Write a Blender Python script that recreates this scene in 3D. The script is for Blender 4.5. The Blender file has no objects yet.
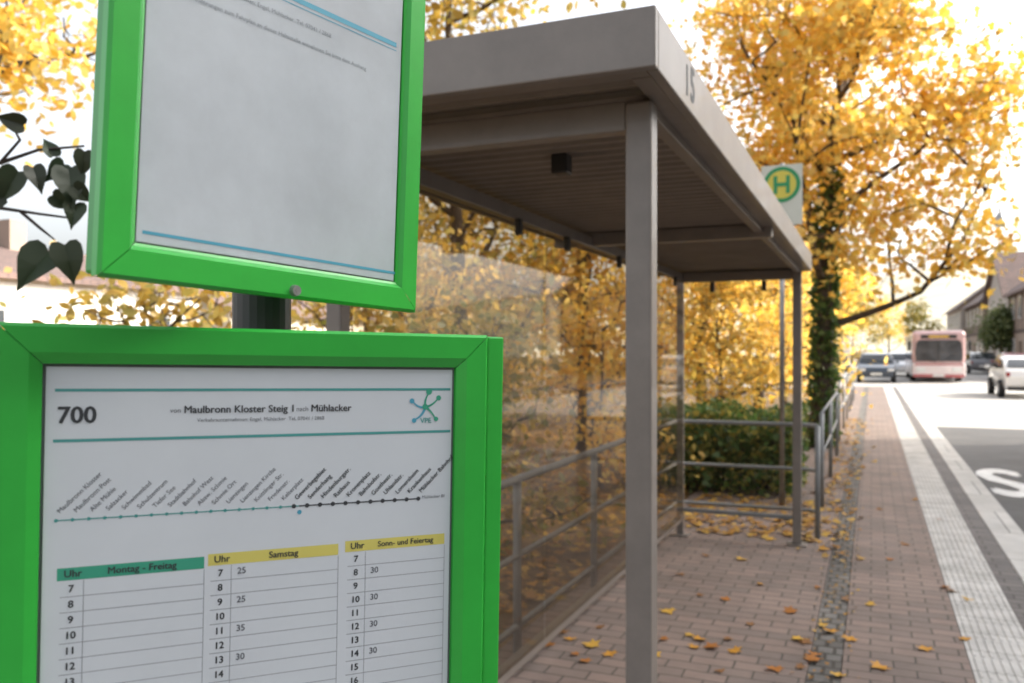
import bpy, math, random
import numpy as np
from mathutils import Vector, Matrix
R_=math.radians
scene=bpy.context.scene
COL=scene.collection
random.seed(7); 
# ---------------------------------------------------------------- camera model
FP=850.0; HZ=350.0; CAMZ=1.5
AY=math.atan(360/FP)
Fv=Vector((-math.sin(AY),math.cos(AY),0)); Rv=Vector((math.cos(AY),math.sin(AY),0)); Zv=Vector((0,0,1))
CP=Vector((0,0,CAMZ))
def ray(px,py): return Fv+Rv*((px-512)/FP)+Zv*((HZ-py)/FP)
def at(px,py,d): return CP+ray(px,py)*d
# ---------------------------------------------------------------- mesh helpers
def org(o):
    v=Vector((0,0,0))
    while o is not None:
        v=v+o.location; o=o.parent
    return v
class MB:
    def __init__(s): s.v=[]; s.f=[]
    def add(s,vs,fs):
        n=len(s.v); s.v+= [tuple(p) for p in vs]; s.f+=[tuple(i+n for i in f) for f in fs]; return s
    def box(s,x0,x1,y0,y1,z0,z1):
        return s.add([(x0,y0,z0),(x1,y0,z0),(x1,y1,z0),(x0,y1,z0),(x0,y0,z1),(x1,y0,z1),(x1,y1,z1),(x0,y1,z1)],
            [(0,3,2,1),(4,5,6,7),(0,1,5,4),(1,2,6,5),(2,3,7,6),(3,0,4,7)])
    def fbox(s,O,a,b,c,a0,a1,b0,b1,c0,c1):
        vs=[O+a*p+b*q+c*r for r in (c0,c1) for (p,q) in ((a0,b0),(a1,b0),(a1,b1),(a0,b1))]
        return s.add(vs,[(0,3,2,1),(4,5,6,7),(0,1,5,4),(1,2,6,5),(2,3,7,6),(3,0,4,7)])
    def tube(s,pts,rad,n=8,cap=True):
        pts=[Vector(p) for p in pts]
        if not hasattr(rad,'__len__'): rad=[rad]*len(pts)
        vs=[];fs=[]; ref=None
        for i,p in enumerate(pts):
            t=(pts[min(i+1,len(pts)-1)]-pts[max(i-1,0)])
            if t.length<1e-9: t=Vector((0,0,1))
            t.normalize()
            if ref is None:
                ref=Vector((1,0,0)) if abs(t.x)<.8 else Vector((0,1,0))
            a=(ref-t*ref.dot(t)).normalized(); b=t.cross(a); ref=a
            for k in range(n):
                w=2*math.pi*k/n
                vs.append(p+(a*math.cos(w)+b*math.sin(w))*rad[i])
        for i in range(len(pts)-1):
            for k in range(n):
                k2=(k+1)%n
                fs.append((i*n+k,i*n+k2,(i+1)*n+k2,(i+1)*n+k))
        if cap:
            fs.append(tuple(range(n-1,-1,-1))); m=(len(pts)-1)*n
            fs.append(tuple(range(m,m+n)))
        return s.add(vs,fs)
    def disc(s,c,a,b,r0,r1,n=32):
        c=Vector(c)
        if r0<=0: return s.add([c+(a*math.cos(2*math.pi*k/n)+b*math.sin(2*math.pi*k/n))*r1 for k in range(n)],[tuple(range(n))])
        vs=[]
        for r in (r0,r1): vs+=[c+(a*math.cos(2*math.pi*k/n)+b*math.sin(2*math.pi*k/n))*r for k in range(n)]
        return s.add(vs,[(k,(k+1)%n,n+(k+1)%n,n+k) for k in range(n)])
    def build(s,name,mat,parent=None,loc=None,bevel=0,smooth=False,seg=2):
        o0=org(parent) if parent is not None else Vector(loc or (0,0,0))
        me=bpy.data.meshes.new(name)
        me.from_pydata([(p[0]-o0.x,p[1]-o0.y,p[2]-o0.z) for p in s.v],[],s.f); me.update()
        o=bpy.data.objects.new(name,me); COL.objects.link(o)
        if mat: me.materials.append(mat)
        if parent is not None: o.parent=parent
        else: o.location=o0
        if smooth:
            for p in me.polygons: p.use_smooth=True
        if bevel:
            m=o.modifiers.new('b','BEVEL'); m.width=bevel; m.segments=seg; m.limit_method='ANGLE'; m.angle_limit=R_(35)
        return o
def tag(o,label=None,cat=None,group=None,kind=None):
    if label: o['label']=label
    if cat: o['category']=cat
    if group: o['group']=group
    if kind: o['kind']=kind
    return o
def thing(name,loc,label,cat,group=None):
    o=bpy.data.objects.new(name,None); COL.objects.link(o); o.location=loc; o.empty_display_size=.1
    return tag(o,label,cat,group)
# ---------------------------------------------------------------- materials
def newmat(name):
    m=bpy.data.materials.new(name); m.use_nodes=True; nt=m.node_tree
    return m,nt,nt.nodes['Principled BSDF']
def mat(name,c,rough=.6,var=.12,scale=6,metal=0,bump=0,bscale=60,coat=0,c2=None,detail=6,spec=.5):
    m,nt,b=newmat(name); N=nt.nodes; L=nt.links
    tc=N.new('ShaderNodeTexCoord')
    nz=N.new('ShaderNodeTexNoise'); nz.inputs['Scale'].default_value=scale; nz.inputs['Detail'].default_value=detail; nz.inputs['Roughness'].default_value=.65
    L.new(tc.outputs['Object'],nz.inputs['Vector'])
    r=N.new('ShaderNodeValToRGB'); r.color_ramp.elements[0].position=.3; r.color_ramp.elements[1].position=.72
    lo=c2 if c2 else tuple(x*(1-var) for x in c); hi=tuple(min(1,x*(1+var*.6)) for x in c)
    r.color_ramp.elements[0].color=(*lo,1); r.color_ramp.elements[1].color=(*hi,1)
    L.new(nz.outputs['Fac'],r.inputs[0]); L.new(r.outputs[0],b.inputs['Base Color'])
    b.inputs['Roughness'].default_value=rough; b.inputs['Metallic'].default_value=metal
    b.inputs['Coat Weight'].default_value=coat; b.inputs['Specular IOR Level'].default_value=spec
    if bump:
        n2=N.new('ShaderNodeTexNoise'); n2.inputs['Scale'].default_value=bscale; n2.inputs['Detail'].default_value=4
        L.new(tc.outputs['Object'],n2.inputs['Vector'])
        bp=N.new('ShaderNodeBump'); bp.inputs['Strength'].default_value=bump; bp.inputs['Distance'].default_value=.01
        L.new(n2.outputs['Fac'],bp.inputs['Height']); L.new(bp.outputs[0],b.inputs['Normal'])
    return m
def leafmat(name,cols,trans=.5):
    m=bpy.data.materials.new(name); m.use_nodes=True; nt=m.node_tree; N=nt.nodes; L=nt.links
    N.remove(N['Principled BSDF']); out=N['Material Output']
    g=N.new('ShaderNodeNewGeometry'); r=N.new('ShaderNodeValToRGB')
    els=r.color_ramp.elements
    while len(els)<len(cols): els.new(.5)
    for i,c in enumerate(cols): els[i].position=i/(len(cols)-1); els[i].color=(*c,1)
    L.new(g.outputs['Random Per Island'],r.inputs[0])
    d=N.new('ShaderNodeBsdfDiffuse'); t=N.new('ShaderNodeBsdfTranslucent'); mx=N.new('ShaderNodeMixShader'); mx.inputs[0].default_value=trans
    L.new(r.outputs[0],d.inputs[0]); L.new(r.outputs[0],t.inputs[0]); L.new(d.outputs[0],mx.inputs[1]); L.new(t.outputs[0],mx.inputs[2])
    gl=N.new('ShaderNodeBsdfGlossy'); gl.inputs['Roughness'].default_value=.45; m2=N.new('ShaderNodeMixShader'); m2.inputs[0].default_value=.04
    L.new(mx.outputs[0],m2.inputs[1]); L.new(gl.outputs[0],m2.inputs[2]); L.new(m2.outputs[0],out.inputs[0])
    return m
def glassmat(name,tint,dirt=.06,f=1.45):
    m=bpy.data.materials.new(name); m.use_nodes=True; nt=m.node_tree; N=nt.nodes; L=nt.links
    N.remove(N['Principled BSDF']); out=N['Material Output']
    tr=N.new('ShaderNodeBsdfTransparent'); tr.inputs[0].default_value=(*tint,1)
    gl=N.new('ShaderNodeBsdfGlossy'); gl.inputs['Roughness'].default_value=.04
    fr=N.new('ShaderNodeFresnel'); fr.inputs[0].default_value=f
    mx=N.new('ShaderNodeMixShader'); L.new(fr.outputs[0],mx.inputs[0]); L.new(tr.outputs[0],mx.inputs[1]); L.new(gl.outputs[0],mx.inputs[2])
    df=N.new('ShaderNodeBsdfDiffuse'); df.inputs[0].default_value=(.33,.27,.22,1)
    nz=N.new('ShaderNodeTexNoise'); nz.inputs['Scale'].default_value=3; nz.inputs['Detail'].default_value=8
    tc=N.new('ShaderNodeTexCoord'); L.new(tc.outputs['Object'],nz.inputs['Vector'])
    mm=N.new('ShaderNodeMath'); mm.operation='MULTIPLY'; mm.inputs[1].default_value=dirt*2; L.new(nz.outputs['Fac'],mm.inputs[0])
    m2=N.new('ShaderNodeMixShader'); L.new(mm.outputs[0],m2.inputs[0]); L.new(mx.outputs[0],m2.inputs[1]); L.new(df.outputs[0],m2.inputs[2])
    L.new(m2.outputs[0],out.inputs[0]); return m
def brickmat(name,c1,c2,mortar,bw=.2,rh=.1,ms=.005,rough=.8,stain=.35):
    m,nt,b=newmat(name); N=nt.nodes; L=nt.links
    tc=N.new('ShaderNodeTexCoord')
    wn=N.new('ShaderNodeTexNoise'); wn.inputs['Scale'].default_value=9; L.new(tc.outputs['Object'],wn.inputs['Vector'])
    ad=N.new('ShaderNodeVectorMath'); ad.operation='MULTIPLY_ADD'; ad.inputs[1].default_value=(.014,.014,0)
    L.new(wn.outputs['Color'],ad.inputs[0]); L.new(tc.outputs['Object'],ad.inputs[2])
    br=N.new('ShaderNodeTexBrick'); br.inputs['Scale'].default_value=1; br.inputs['Brick Width'].default_value=bw; br.inputs['Row Height'].default_value=rh
    br.inputs['Mortar Size'].default_value=ms; br.inputs['Mortar Smooth'].default_value=.3; br.inputs['Bias'].default_value=-.1
    br.inputs['Color1'].default_value=(*c1,1); br.inputs['Color2'].default_value=(*c2,1); br.inputs['Mortar'].default_value=(*mortar,1)
    L.new(ad.outputs[0],br.inputs['Vector'])
    nz=N.new('ShaderNodeTexNoise'); nz.inputs['Scale'].default_value=1.3; nz.inputs['Detail'].default_value=9; nz.inputs['Roughness'].default_value=.7
    L.new(tc.outputs['Object'],nz.inputs['Vector'])
    rp=N.new('ShaderNodeMapRange'); rp.inputs[1].default_value=.3; rp.inputs[2].default_value=.7; rp.inputs[3].default_value=1-stain; rp.inputs[4].default_value=1.12
    L.new(nz.outputs['Fac'],rp.inputs[0])
    mul=N.new('ShaderNodeVectorMath'); mul.operation='SCALE'; L.new(br.outputs['Color'],mul.inputs[0]); L.new(rp.outputs[0],mul.inputs['Scale'])
    L.new(mul.outputs[0],b.inputs['Base Color']); b.inputs['Roughness'].default_value=rough
    bp=N.new('ShaderNodeBump'); bp.invert=True; bp.inputs['Strength'].default_value=.7; bp.inputs['Distance'].default_value=.006
    L.new(br.outputs['Fac'],bp.inputs['Height'])
    n3=N.new('ShaderNodeTexNoise'); n3.inputs['Scale'].default_value=120; L.new(tc.outputs['Object'],n3.inputs['Vector'])
    b2=N.new('ShaderNodeBump'); b2.inputs['Strength'].default_value=.25; b2.inputs['Distance'].default_value=.003
    L.new(n3.outputs['Fac'],b2.inputs['Height']); L.new(bp.outputs[0],b2.inputs['Normal']); L.new(b2.outputs[0],b.inputs['Normal'])
    return m
M={}
M['green']=mat('green_powder_coat',(.035,.46,.055),.36,.10,14,bump=.006,bscale=250,coat=.1)
M['green_dark']=mat('green_case_side',(.03,.36,.05),.4,.12,10)
M['paper']=mat('covered_paper',(.66,.71,.745),.4,.05,7,coat=.15)
M['paper2']=mat('faded_paper',(.53,.58,.62),.3,.15,9,coat=.25,detail=9)
M['ink']=mat('black_ink',(.045,.05,.055),.6,.1)
M['ink_light']=mat('grey_ink',(.12,.13,.15),.6,.1)
M['ink_faint']=mat('faint_grey_ink',(.22,.25,.28),.6,.1)
M['line_grey']=mat('grey_ruling',(.32,.34,.37),.6,.1)
M['teal']=mat('teal_ink',(.07,.33,.31),.5,.06)
M['blue']=mat('blue_ink',(.08,.36,.50),.5,.06)
M['tgreen']=mat('green_ink',(.05,.36,.23),.5,.06)
M['tyellow']=mat('yellow_ink',(.68,.61,.15),.5,.06)
M['gasket']=mat('grey_gasket',(.25,.27,.28),.5)
M['steel']=mat('galvanised_steel',(.36,.36,.36),.42,.25,14,metal=.7,bump=.05)
M['pole']=mat('dark_pole',(.07,.07,.075),.45,.25,12,metal=.4)
M['shelter']=mat('taupe_painted_metal',(.225,.198,.176),.42,.18,5,bump=.05,bscale=180,coat=.1)
M['shelter_in']=mat('taupe_ceiling_metal',(.225,.19,.16),.5,.18,4,bump=.03)
M['dark']=mat('black_plastic',(.03,.03,.03),.4)
M['glass']=glassmat('shelter_glass',(.72,.65,.55),.07,1.33)
M['glass2']=glassmat('end_glass',(.90,.89,.86),.02,1.2)
M['rail']=mat('grey_rail_paint',(.22,.23,.235),.45,.2,10,metal=.2,bump=.05)
M['paver']=brickmat('brick_pavers',(.265,.195,.165),(.19,.15,.132),(.08,.068,.057))
M['paver2']=brickmat('grey_pavers',(.16,.145,.14),(.12,.11,.11),(.05,.045,.04))
M['cobble']=brickmat('cobble_gutter',(.20,.19,.18),(.12,.11,.10),(.065,.058,.047),bw=.083,rh=.10,ms=.010,stain=.5)
M['kerb']=brickmat('pale_kerb_stone',(.54,.53,.51),(.47,.46,.44),(.12,.12,.11),bw=.3,rh=1.0,ms=.006,stain=.3)
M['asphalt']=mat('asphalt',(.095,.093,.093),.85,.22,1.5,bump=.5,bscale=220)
M['asphalt_sunlit']=mat('sunlit_pale_asphalt',(.44,.42,.39),.85,.18,.6,bump=.3,bscale=150)  # same asphalt made pale: strong sunlight put into the base colour
M['paint']=mat('road_paint',(.68,.68,.67),.7,.3,5,bump=.2)
M['soil']=mat('leafy_soil',(.19,.115,.045),.95,.5,5,c2=(.06,.045,.025),bump=.8,bscale=30)
M['bark']=mat('bark',(.10,.075,.055),.9,.5,12,bump=1,bscale=40)
M['bark_d']=mat('twig_bark',(.045,.035,.03),.9,.3,12)
m,nt,b=newmat('tactile_tiles'); N=nt.nodes; L=nt.links
tc=N.new('ShaderNodeTexCoord'); br=N.new('ShaderNodeTexBrick'); br.offset=0; br.inputs['Scale'].default_value=1
br.inputs['Brick Width'].default_value=.32; br.inputs['Row Height'].default_value=.3; br.inputs['Mortar Size'].default_value=.004
br.inputs['Color1'].default_value=(.56,.55,.53,1); br.inputs['Color2'].default_value=(.47,.46,.44,1); br.inputs['Mortar'].default_value=(.17,.16,.15,1)
mp=N.new('ShaderNodeMapping'); mp.inputs['Location'].default_value=(-.43,0,0); L.new(tc.outputs['Object'],mp.inputs[0]); L.new(mp.outputs[0],br.inputs['Vector'])
nz=N.new('ShaderNodeTexNoise'); nz.inputs['Scale'].default_value=5; nz.inputs['Detail'].default_value=8; L.new(tc.outputs['Object'],nz.inputs['Vector'])
rp=N.new('ShaderNodeMapRange'); rp.inputs[1].default_value=.3; rp.inputs[2].default_value=.7; rp.inputs[3].default_value=.72; rp.inputs[4].default_value=1.1; L.new(nz.outputs['Fac'],rp.inputs[0])
mul=N.new('ShaderNodeVectorMath'); mul.operation='SCALE'; L.new(br.outputs['Color'],mul.inputs[0]); L.new(rp.outputs[0],mul.inputs['Scale']); L.new(mul.outputs[0],b.inputs['Base Color'])
b.inputs['Roughness'].default_value=.8
M['tactile']=m
LM={}
LM['gold']=leafmat('golden_leaves',[(.85,.52,.06),(.91,.65,.13),(.76,.41,.05),(.91,.72,.22),(.58,.45,.10)],.55)
LM['amber']=leafmat('amber_leaves',[(.62,.40,.06),(.70,.48,.10),(.40,.24,.04),(.40,.36,.10),(.74,.54,.13)],.5)
LM['olive']=leafmat('olive_leaves',[(.30,.28,.06),(.20,.21,.05),(.55,.39,.08),(.38,.31,.07)],.4)
LM['ivy']=leafmat('ivy_leaves',[(.07,.14,.035),(.13,.22,.055),(.06,.10,.03),(.24,.27,.08)],.4)
LM['hedge']=leafmat('hedge_leaves',[(.09,.17,.04),(.15,.25,.06),(.08,.13,.04),(.30,.32,.09),(.55,.42,.09)],.45)
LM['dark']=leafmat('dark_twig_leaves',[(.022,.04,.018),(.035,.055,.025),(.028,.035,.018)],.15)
LM['litter']=leafmat('fallen_leaf_litter',[(.50,.27,.05),(.38,.19,.05),(.26,.14,.05),(.62,.40,.09),(.32,.18,.06)],.1)
LM['green']=leafmat('green_tree_leaves',[(.12,.16,.06),(.17,.20,.07),(.10,.13,.05)],.35)
# ---------------------------------------------------------------- leaves
MAPLE=np.array([(0,-.5),(.16,-.22),(.48,-.30),(.36,-.02),(.52,.22),(.22,.20),(.0,.58),(-.22,.20),(-.52,.22),(-.36,-.02),(-.48,-.30),(-.16,-.22)])
OVAL=np.array([(0,-.5),(.28,-.18),(.27,.15),(0,.55),(-.27,.15),(-.28,-.18)])
HEART=np.array([(0,-.36),(.22,-.48),(.43,-.32),(.42,0),(.22,.33),(0,.62),(-.22,.33),(-.42,0),(-.43,-.32),(-.22,-.48)])
def leaves(name,P,size,shape,mat_,parent=None,loc=None,rng=None,droop=.5,flat=False):
    n=len(P); k=len(shape)
    nrm=rng.normal(size=(n,3))
    if flat: nrm=nrm*np.array([.16,.16,.05])+np.array([0,0,1])
    else: nrm[:,2]+=droop
    nrm/=np.linalg.norm(nrm,axis=1)[:,None]
    t=rng.normal(size=(n,3)); t-= (t*nrm).sum(1)[:,None]*nrm; t/=np.linalg.norm(t,axis=1)[:,None]
    bb=np.cross(nrm,t); sz=size*rng.uniform(.6,1.25,size=n)
    cup=.35*(np.abs(shape[:,0])**1.3)
    V=P[:,None,:]+sz[:,None,None]*(t[:,None,:]*shape[None,:,0:1]+bb[:,None,:]*shape[None,:,1:2]+nrm[:,None,:]*cup[None,:,None])
    o0=org(parent) if parent is not None else Vector(loc or (0,0,0))
    V=V.reshape(-1,3)-np.array(o0)
    me=bpy.data.meshes.new(name); me.vertices.add(n*k); me.vertices.foreach_set('co',V.ravel())
    me.loops.add(n*k); me.loops.foreach_set('vertex_index',np.arange(n*k,dtype=np.int32))
    me.polygons.add(n); me.polygons.foreach_set('loop_start',np.arange(0,n*k,k,dtype=np.int32))
    me.update(calc_edges=True); me.validate(); me.materials.append(mat_)
    o=bpy.data.objects.new(name,me); COL.objects.link(o)
    if parent is not None: o.parent=parent
    else: o.location=o0
    return o
def wander(p0,dirv,length,steps,rng,wob=.22,lift=.05):
    pts=[np.array(p0,float)]; d=np.array(dirv,float); d/=np.linalg.norm(d)
    for i in range(steps):
        d=d+rng.normal(size=3)*wob; d[2]+=lift; d/=np.linalg.norm(d)
        pts.append(pts[-1]+d*length/steps)
    return pts
def tree(name,label,cat,base,H,R,z0,nleaf,lsize,lm,seed,tr=.15,group=None,shape=OVAL,nl=9,ns=5,sig=.28,lean=(0,0),ivy=0,bark='bark',squash=1):
    rng=np.random.default_rng(seed)
    root=thing(name,base,label,cat,group)
    tb=MB(); top=np.array([base[0]+lean[0],base[1]+lean[1],base[2]+H*.86])
    b0=np.array(base,float); K=9; tp=[]
    for i in range(K+1):
        s=i/K; tp.append(b0+(top-b0)*s+np.array([math.sin(s*5+seed)*.06*H*.3*s,math.cos(s*4+seed)*.05*H*.3*s,0]))
    rr=[tr*(1.25 if i==0 else 1)*(1-.85*(i/K)) for i in range(K+1)]
    tb.tube(tp,rr,10)
    ends=[]
    for j in range(nl):
        s=(z0*.8+ (H*.8-z0*.8)*(j+.3)/nl)/H/.86; s=min(s,.97)
        f=s*K; i=int(f); p=tp[i]+(tp[min(i+1,K)]-tp[i])*(f-i)
        az=j*2.4+rng.uniform(-.4,.4)
        el=rng.uniform(.15,.55)+.5*s
        ln=R*rng.uniform(.75,1.05)*(1.05-.5*max(0,s-.45)/.55)
        dv=(math.cos(az)*math.cos(el),math.sin(az)*math.cos(el),math.sin(el)*squash)
        pts=wander(p,dv,ln,7,rng,.2,.03); r0=tr*.42*(1-s*.6)+.008
        tb.tube(pts,[r0*(1-.85*q/7) for q in range(8)],6)
        for q in range(ns):
            w=rng.uniform(.3,1)*7; i2=min(int(w),6); pp=pts[i2]+(pts[i2+1]-pts[i2])*(w-i2)
            dv2=rng.normal(size=3); dv2[2]=abs(dv2[2])*.5+.1
            p2=wander(pp,dv2,R*rng.uniform(.25,.5),5,rng,.3,.02)
            tb.tube(p2,[r0*.38*(1-.8*q2/5)+.003 for q2 in range(6)],4)
            if rng.uniform()<.85: ends+=p2[2:]
            for z in range(2):
                p3=wander(p2[rng.integers(2,5)],rng.normal(size=3),R*.2,3,rng,.3,-.02)
                tb.tube(p3,[.006,.005,.004,.003],3)
                if rng.uniform()<.8: ends+=p3[1:]
        ends+=pts[5:]
    tb.build('trunk',M[bark],root,smooth=True)
    E=np.array(ends); idx=rng.integers(0,len(E),nleaf); wt=rng.normal(size=(nleaf,3))*sig*rng.uniform(.4,1.3,size=(nleaf,1))
    P=E[idx]+wt*np.array([1,1,.8]); P[:,2]=np.maximum(P[:,2],base[2]+.05)
    leaves('crown',P,lsize,shape,LM[lm],root,rng=rng)
    if ivy:
        n=ivy; z=rng.uniform(0,1,n)**1.2*H*.55; a=rng.uniform(0,2*math.pi,n)
        fi=np.clip(z/(H*.86)*K,0,K-.01); ii=fi.astype(int); tpa=np.array(tp); c=tpa[ii]+(tpa[ii+1]-tpa[ii])*(fi-ii)[:,None]
        rad=tr*(1-.6*z/H)+np.abs(rng.normal(size=n))*.05
        P=c+np.stack([np.cos(a)*rad,np.sin(a)*rad,np.zeros(n)],1)
        leaves('ivy',P,.08,HEART,LM['ivy'],root,rng=rng)
    return root
# ---------------------------------------------------------------- ground & pavement
def struct(name,o): tag(o,kind='structure'); o.name=name; return o
g=MB().add([(-900,-300,-.16),(900,-300,-.16),(900,1500,-.16),(-900,1500,-.16)],[(0,1,2,3)])
struct('ground',g.build('ground',M['soil']))
vb=MB(); rg=random.Random(3)
gx=[-1.72-.35*i for i in range(60)]; gy=[-4+.6*j for j in range(62)]
for j,y in enumerate(gy):
    for i,x in enumerate(gx):
        z=-.02 if i<2 else -.02+.05*math.sin(x*1.7+y*.9)*min(1,(i-1)/4)+rg.uniform(-.02,.02)+max(0,-x-4)*.05
        vb.v.append((x,y,z))
for j in range(61):
    for i in range(59):
        a=j*60+i; vb.f.append((a,a+60,a+61,a+1))
struct('verge',vb.build('verge',M['soil'],smooth=True))
struct('pavement',MB().box(-1.72,-.28,-4,38,-.15,0).box(-.13,.43,-4,38,-.15,0).build('pavement',M['paver']))
struct('gutter',MB().box(-.277,-.133,-4,38,-.15,-.006).build('gutter',M['cobble']))
struct('tactile_paving',MB().box(.433,.747,-4,38,-.15,.001).build('tactile_paving',M['tactile']))
rb=MB(); 
for k in range(8):
    x=.452+k*.038
    for j in range(84):
        y=-1+j*.3
        rb.add([(x,y+.01,.0015),(x+.02,y+.01,.0015),(x+.02,y+.29,.0015),(x,y+.29,.0015),(x+.004,y+.014,.006),(x+.016,y+.014,.006),(x+.016,y+.286,.006),(x+.004,y+.286,.006)],[(4,5,6,7),(0,1,5,4),(1,2,6,5),(2,3,7,6),(3,0,4,7)])
struct('tactile_ribs',rb.build('tactile_ribs',M['tactile']))
struct('pavement_edge_band',MB().box(.75,.897,-4,38,-.15,0).build('pavement_edge_band',M['paver2']))
struct('kerb',MB().box(.90,1.15,-4,38,-.15,.002).build('kerb',M['kerb'],bevel=.012))
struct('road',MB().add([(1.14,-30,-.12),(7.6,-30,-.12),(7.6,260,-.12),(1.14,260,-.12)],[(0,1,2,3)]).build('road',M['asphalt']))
struct('parking_apron',MB().add([(-6,38.02,-.124),(1.14,38.02,-.124),(1.14,150,-.124),(-6,150,-.124)],[(0,1,2,3)]).build('parking_apron',M['asphalt_sunlit']))
struct('sunlit_road_overlay',MB().add([(1.16,20.0,-.116),(7.58,20.0,-.116),(7.58,255,-.116),(1.16,255,-.116)],[(0,1,2,3)]).build('sunlit_road_overlay',M['asphalt_sunlit']))  # pale sheet beyond the shade edge, sunlight painted into its colour
struct('opposite_pavement',MB().box(7.6,9.0,-30,160,-.15,0).build('opposite_pavement',M['paver2']))
# ---------------------------------------------------------------- text helper
def text_mesh(s,size,al):
    cu=bpy.data.curves.new('t','FONT'); cu.body=s; cu.size=size; cu.align_x=al; cu.align_y='CENTER'; cu.resolution_u=3
    ob=bpy.data.objects.new('t',cu); me=bpy.data.meshes.new_from_object(ob)
    V=[(v.co.x,v.co.y) for v in me.vertices]; F=[tuple(p.vertices) for p in me.polygons]
    bpy.data.objects.remove(ob); bpy.data.meshes.remove(me); bpy.data.curves.remove(cu)
    return V,F
def textw(s,size,bold):
    V,_=text_mesh(s,size,'LEFT'); return max(v[0] for v in V)
def text_geo(mb,items,frame):
    O,a,b,n,c=frame
    for (s,x,y,size,rot,al,bold) in items:
        V,F=text_mesh(s,size,al); cr,sr=math.cos(rot),math.sin(rot); e=bold*size
        for i,(dx,dy) in enumerate(((0,0),(-e,0),(e,0),(0,e*.6),(0,-e*.6)) if bold else ((0,0),)):
            mb.add([O+a*(x+(p+dx)*cr-(q+dy)*sr)+b*(y+(p+dx)*sr+(q+dy)*cr)+n*(c+i*.00002*max(1,size*8)) for p,q in V],F)
    return mb
tb=MB(); text_geo(tb,[('BUS',0,0,1,0,'CENTER',.04)],(Vector((0,0,0)),Vector((-1.12,0,0)),Vector((0,-3.3,0)),Zv,0))
tb.v=[(x+2.22,y+12.1,-.114+z) for (x,y,z) in tb.v]
tag(tb.build('road_lettering',M['paint'],loc=(2.22,12.1,-.114)),'white painted letters on the shaded asphalt beside the kerb','road marking')
# ---------------------------------------------------------------- timetable stand
pc=at(262,350,.70)
root=thing('timetable_stand',(pc.x,pc.y,0),'bright green framed timetable cases on a dark pole in front of the bus shelter','timetable')
MB().tube([(pc.x,pc.y,0),(pc.x,pc.y,2.3)],.0235,24).build('pole',M['pole'],root,smooth=False)
MB().tube([(pc.x,pc.y,0),(pc.x,pc.y,.02)],.07,20).build('base_collar',M['pole'],root)
class Sign: pass
def mksign(cornerpx,d,vp):
    s=Sign(); s.a=(Fv+Rv*((vp[0]-512)/FP)+Zv*((HZ-vp[1])/FP)).normalized()
    s.b=(Zv-s.a*Zv.dot(s.a)).normalized(); s.n=s.a.cross(s.b); s.O=at(*cornerpx,d); return s
def p2s(s,px,py,c=0):
    r=ray(px,py); O=s.O+s.n*c
    t=(O-CP).dot(s.n)/r.dot(s.n); p=CP+r*t-O
    return p.dot(s.a),p.dot(s.b)
def green_frame(mb,s,a0,a1,b0,b1,bw=.024,deep=-.012,hi=.008):
    prof=[(0,deep),(0,hi-.0025),(.0022,hi),(.0190,hi),(bw-.002,hi-.003),(bw,hi-.004),(bw,-.001)]
    cs=[(a0,b0,1,1),(a1,b0,-1,1),(a1,b1,-1,-1),(a0,b1,1,-1)]
    for i in range(4):
        j=(i+1)%4; vs=[]
        for (ca,cb,da,db) in (cs[i],cs[j]):
            o=cs[j] if (ca,cb)==cs[i][:2] else cs[i]
            ga=.0003*(1 if o[0]>ca else -1 if o[0]<ca else 0); gb=.0003*(1 if o[1]>cb else -1 if o[1]<cb else 0)
            for (w,c) in prof: vs.append(s.O+s.a*(ca+da*w+ga)+s.b*(cb+db*w+gb)+s.n*c)
        k=len(prof); fs=[(q,q+1,k+q+1,k+q) for q in range(k-1)]
        mb.add(vs,fs)
def rect(mb,s,a0,a1,b0,b1,c):
    mb.add([s.O+s.a*p+s.b*q+s.n*c for p,q in ((a0,b0),(a1,b0),(a1,b1),(a0,b1))],[(0,1,2,3)])
TC=.00062; TT=.00078
def linepx(mb,s,p,q,w,c=TC):
    a0,b0=p2s(s,*p); a1,b1=p2s(s,*q); b_=(b0+b1)/2
    rect(mb,s,a0,a1,b_-w/2,b_+w/2,c)
# --- lower case
s=mksign((-3,322),.55,(2280,385)); W=p2s(s,485,333)[0]; Hh=.48
case=MB(); green_frame(case,s,0,W,-Hh,0,bw=.0265)
lower=case.build('display_case',M['green'],root); tag(lower,'lower green case holding the route 700 timetable')
MB().fbox(s.O,s.a,s.b,s.n,.0015,W+.0165,-Hh+.001,-.0045,-.045,-.0125).build('case_back',M['green_dark'],lower,bevel=.002)
MB().fbox(s.O,s.a,s.b,s.n,W+.0015,W+.0160,-Hh+.002,-.001,-.0122,.003).build('hinge_strip',M['green'],lower,bevel=.0015)
MB().fbox(s.O,s.a,s.b,s.n,.020,W-.020,-Hh+.02,-.020,-.010,-.0015).build('gasket',M['gasket'],lower)
pm=MB(); rect(pm,s,.0285,W-.0285,-Hh+.0285,-.0285,.0004); pm.build('timetable_sheet',M['paper'],lower)
t=MB(); linepx(t,s,(55,388),(450,391),.0019); t.build('header_rule',M['teal'],lower)
t=MB(); linepx(t,s,(53,441),(450,431),.0020); t.build('header_rule',M['teal'],lower)
fr=lambda sg,c=TT:(sg.O,sg.a,sg.b,sg.n,c)
def lettering(name,items,mt,sg,par): return text_geo(MB(),items,fr(sg)).build(name,mt,par)
BD=.024
a,b=p2s(s,57,416); lettering('route_number',[('700',a,b,.0158,0,'LEFT',.028)],M['ink'],s,lower)
hb=p2s(s,258,409)[1]
x=p2s(s,170,409)[0]; x1=p2s(s,351,409)[0]
seq=[('von',.0052,0),('Maulbronn Kloster Steig 1',.0078,BD),('nach',.0052,0),('Mühlacker',.0078,BD)]
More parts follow.
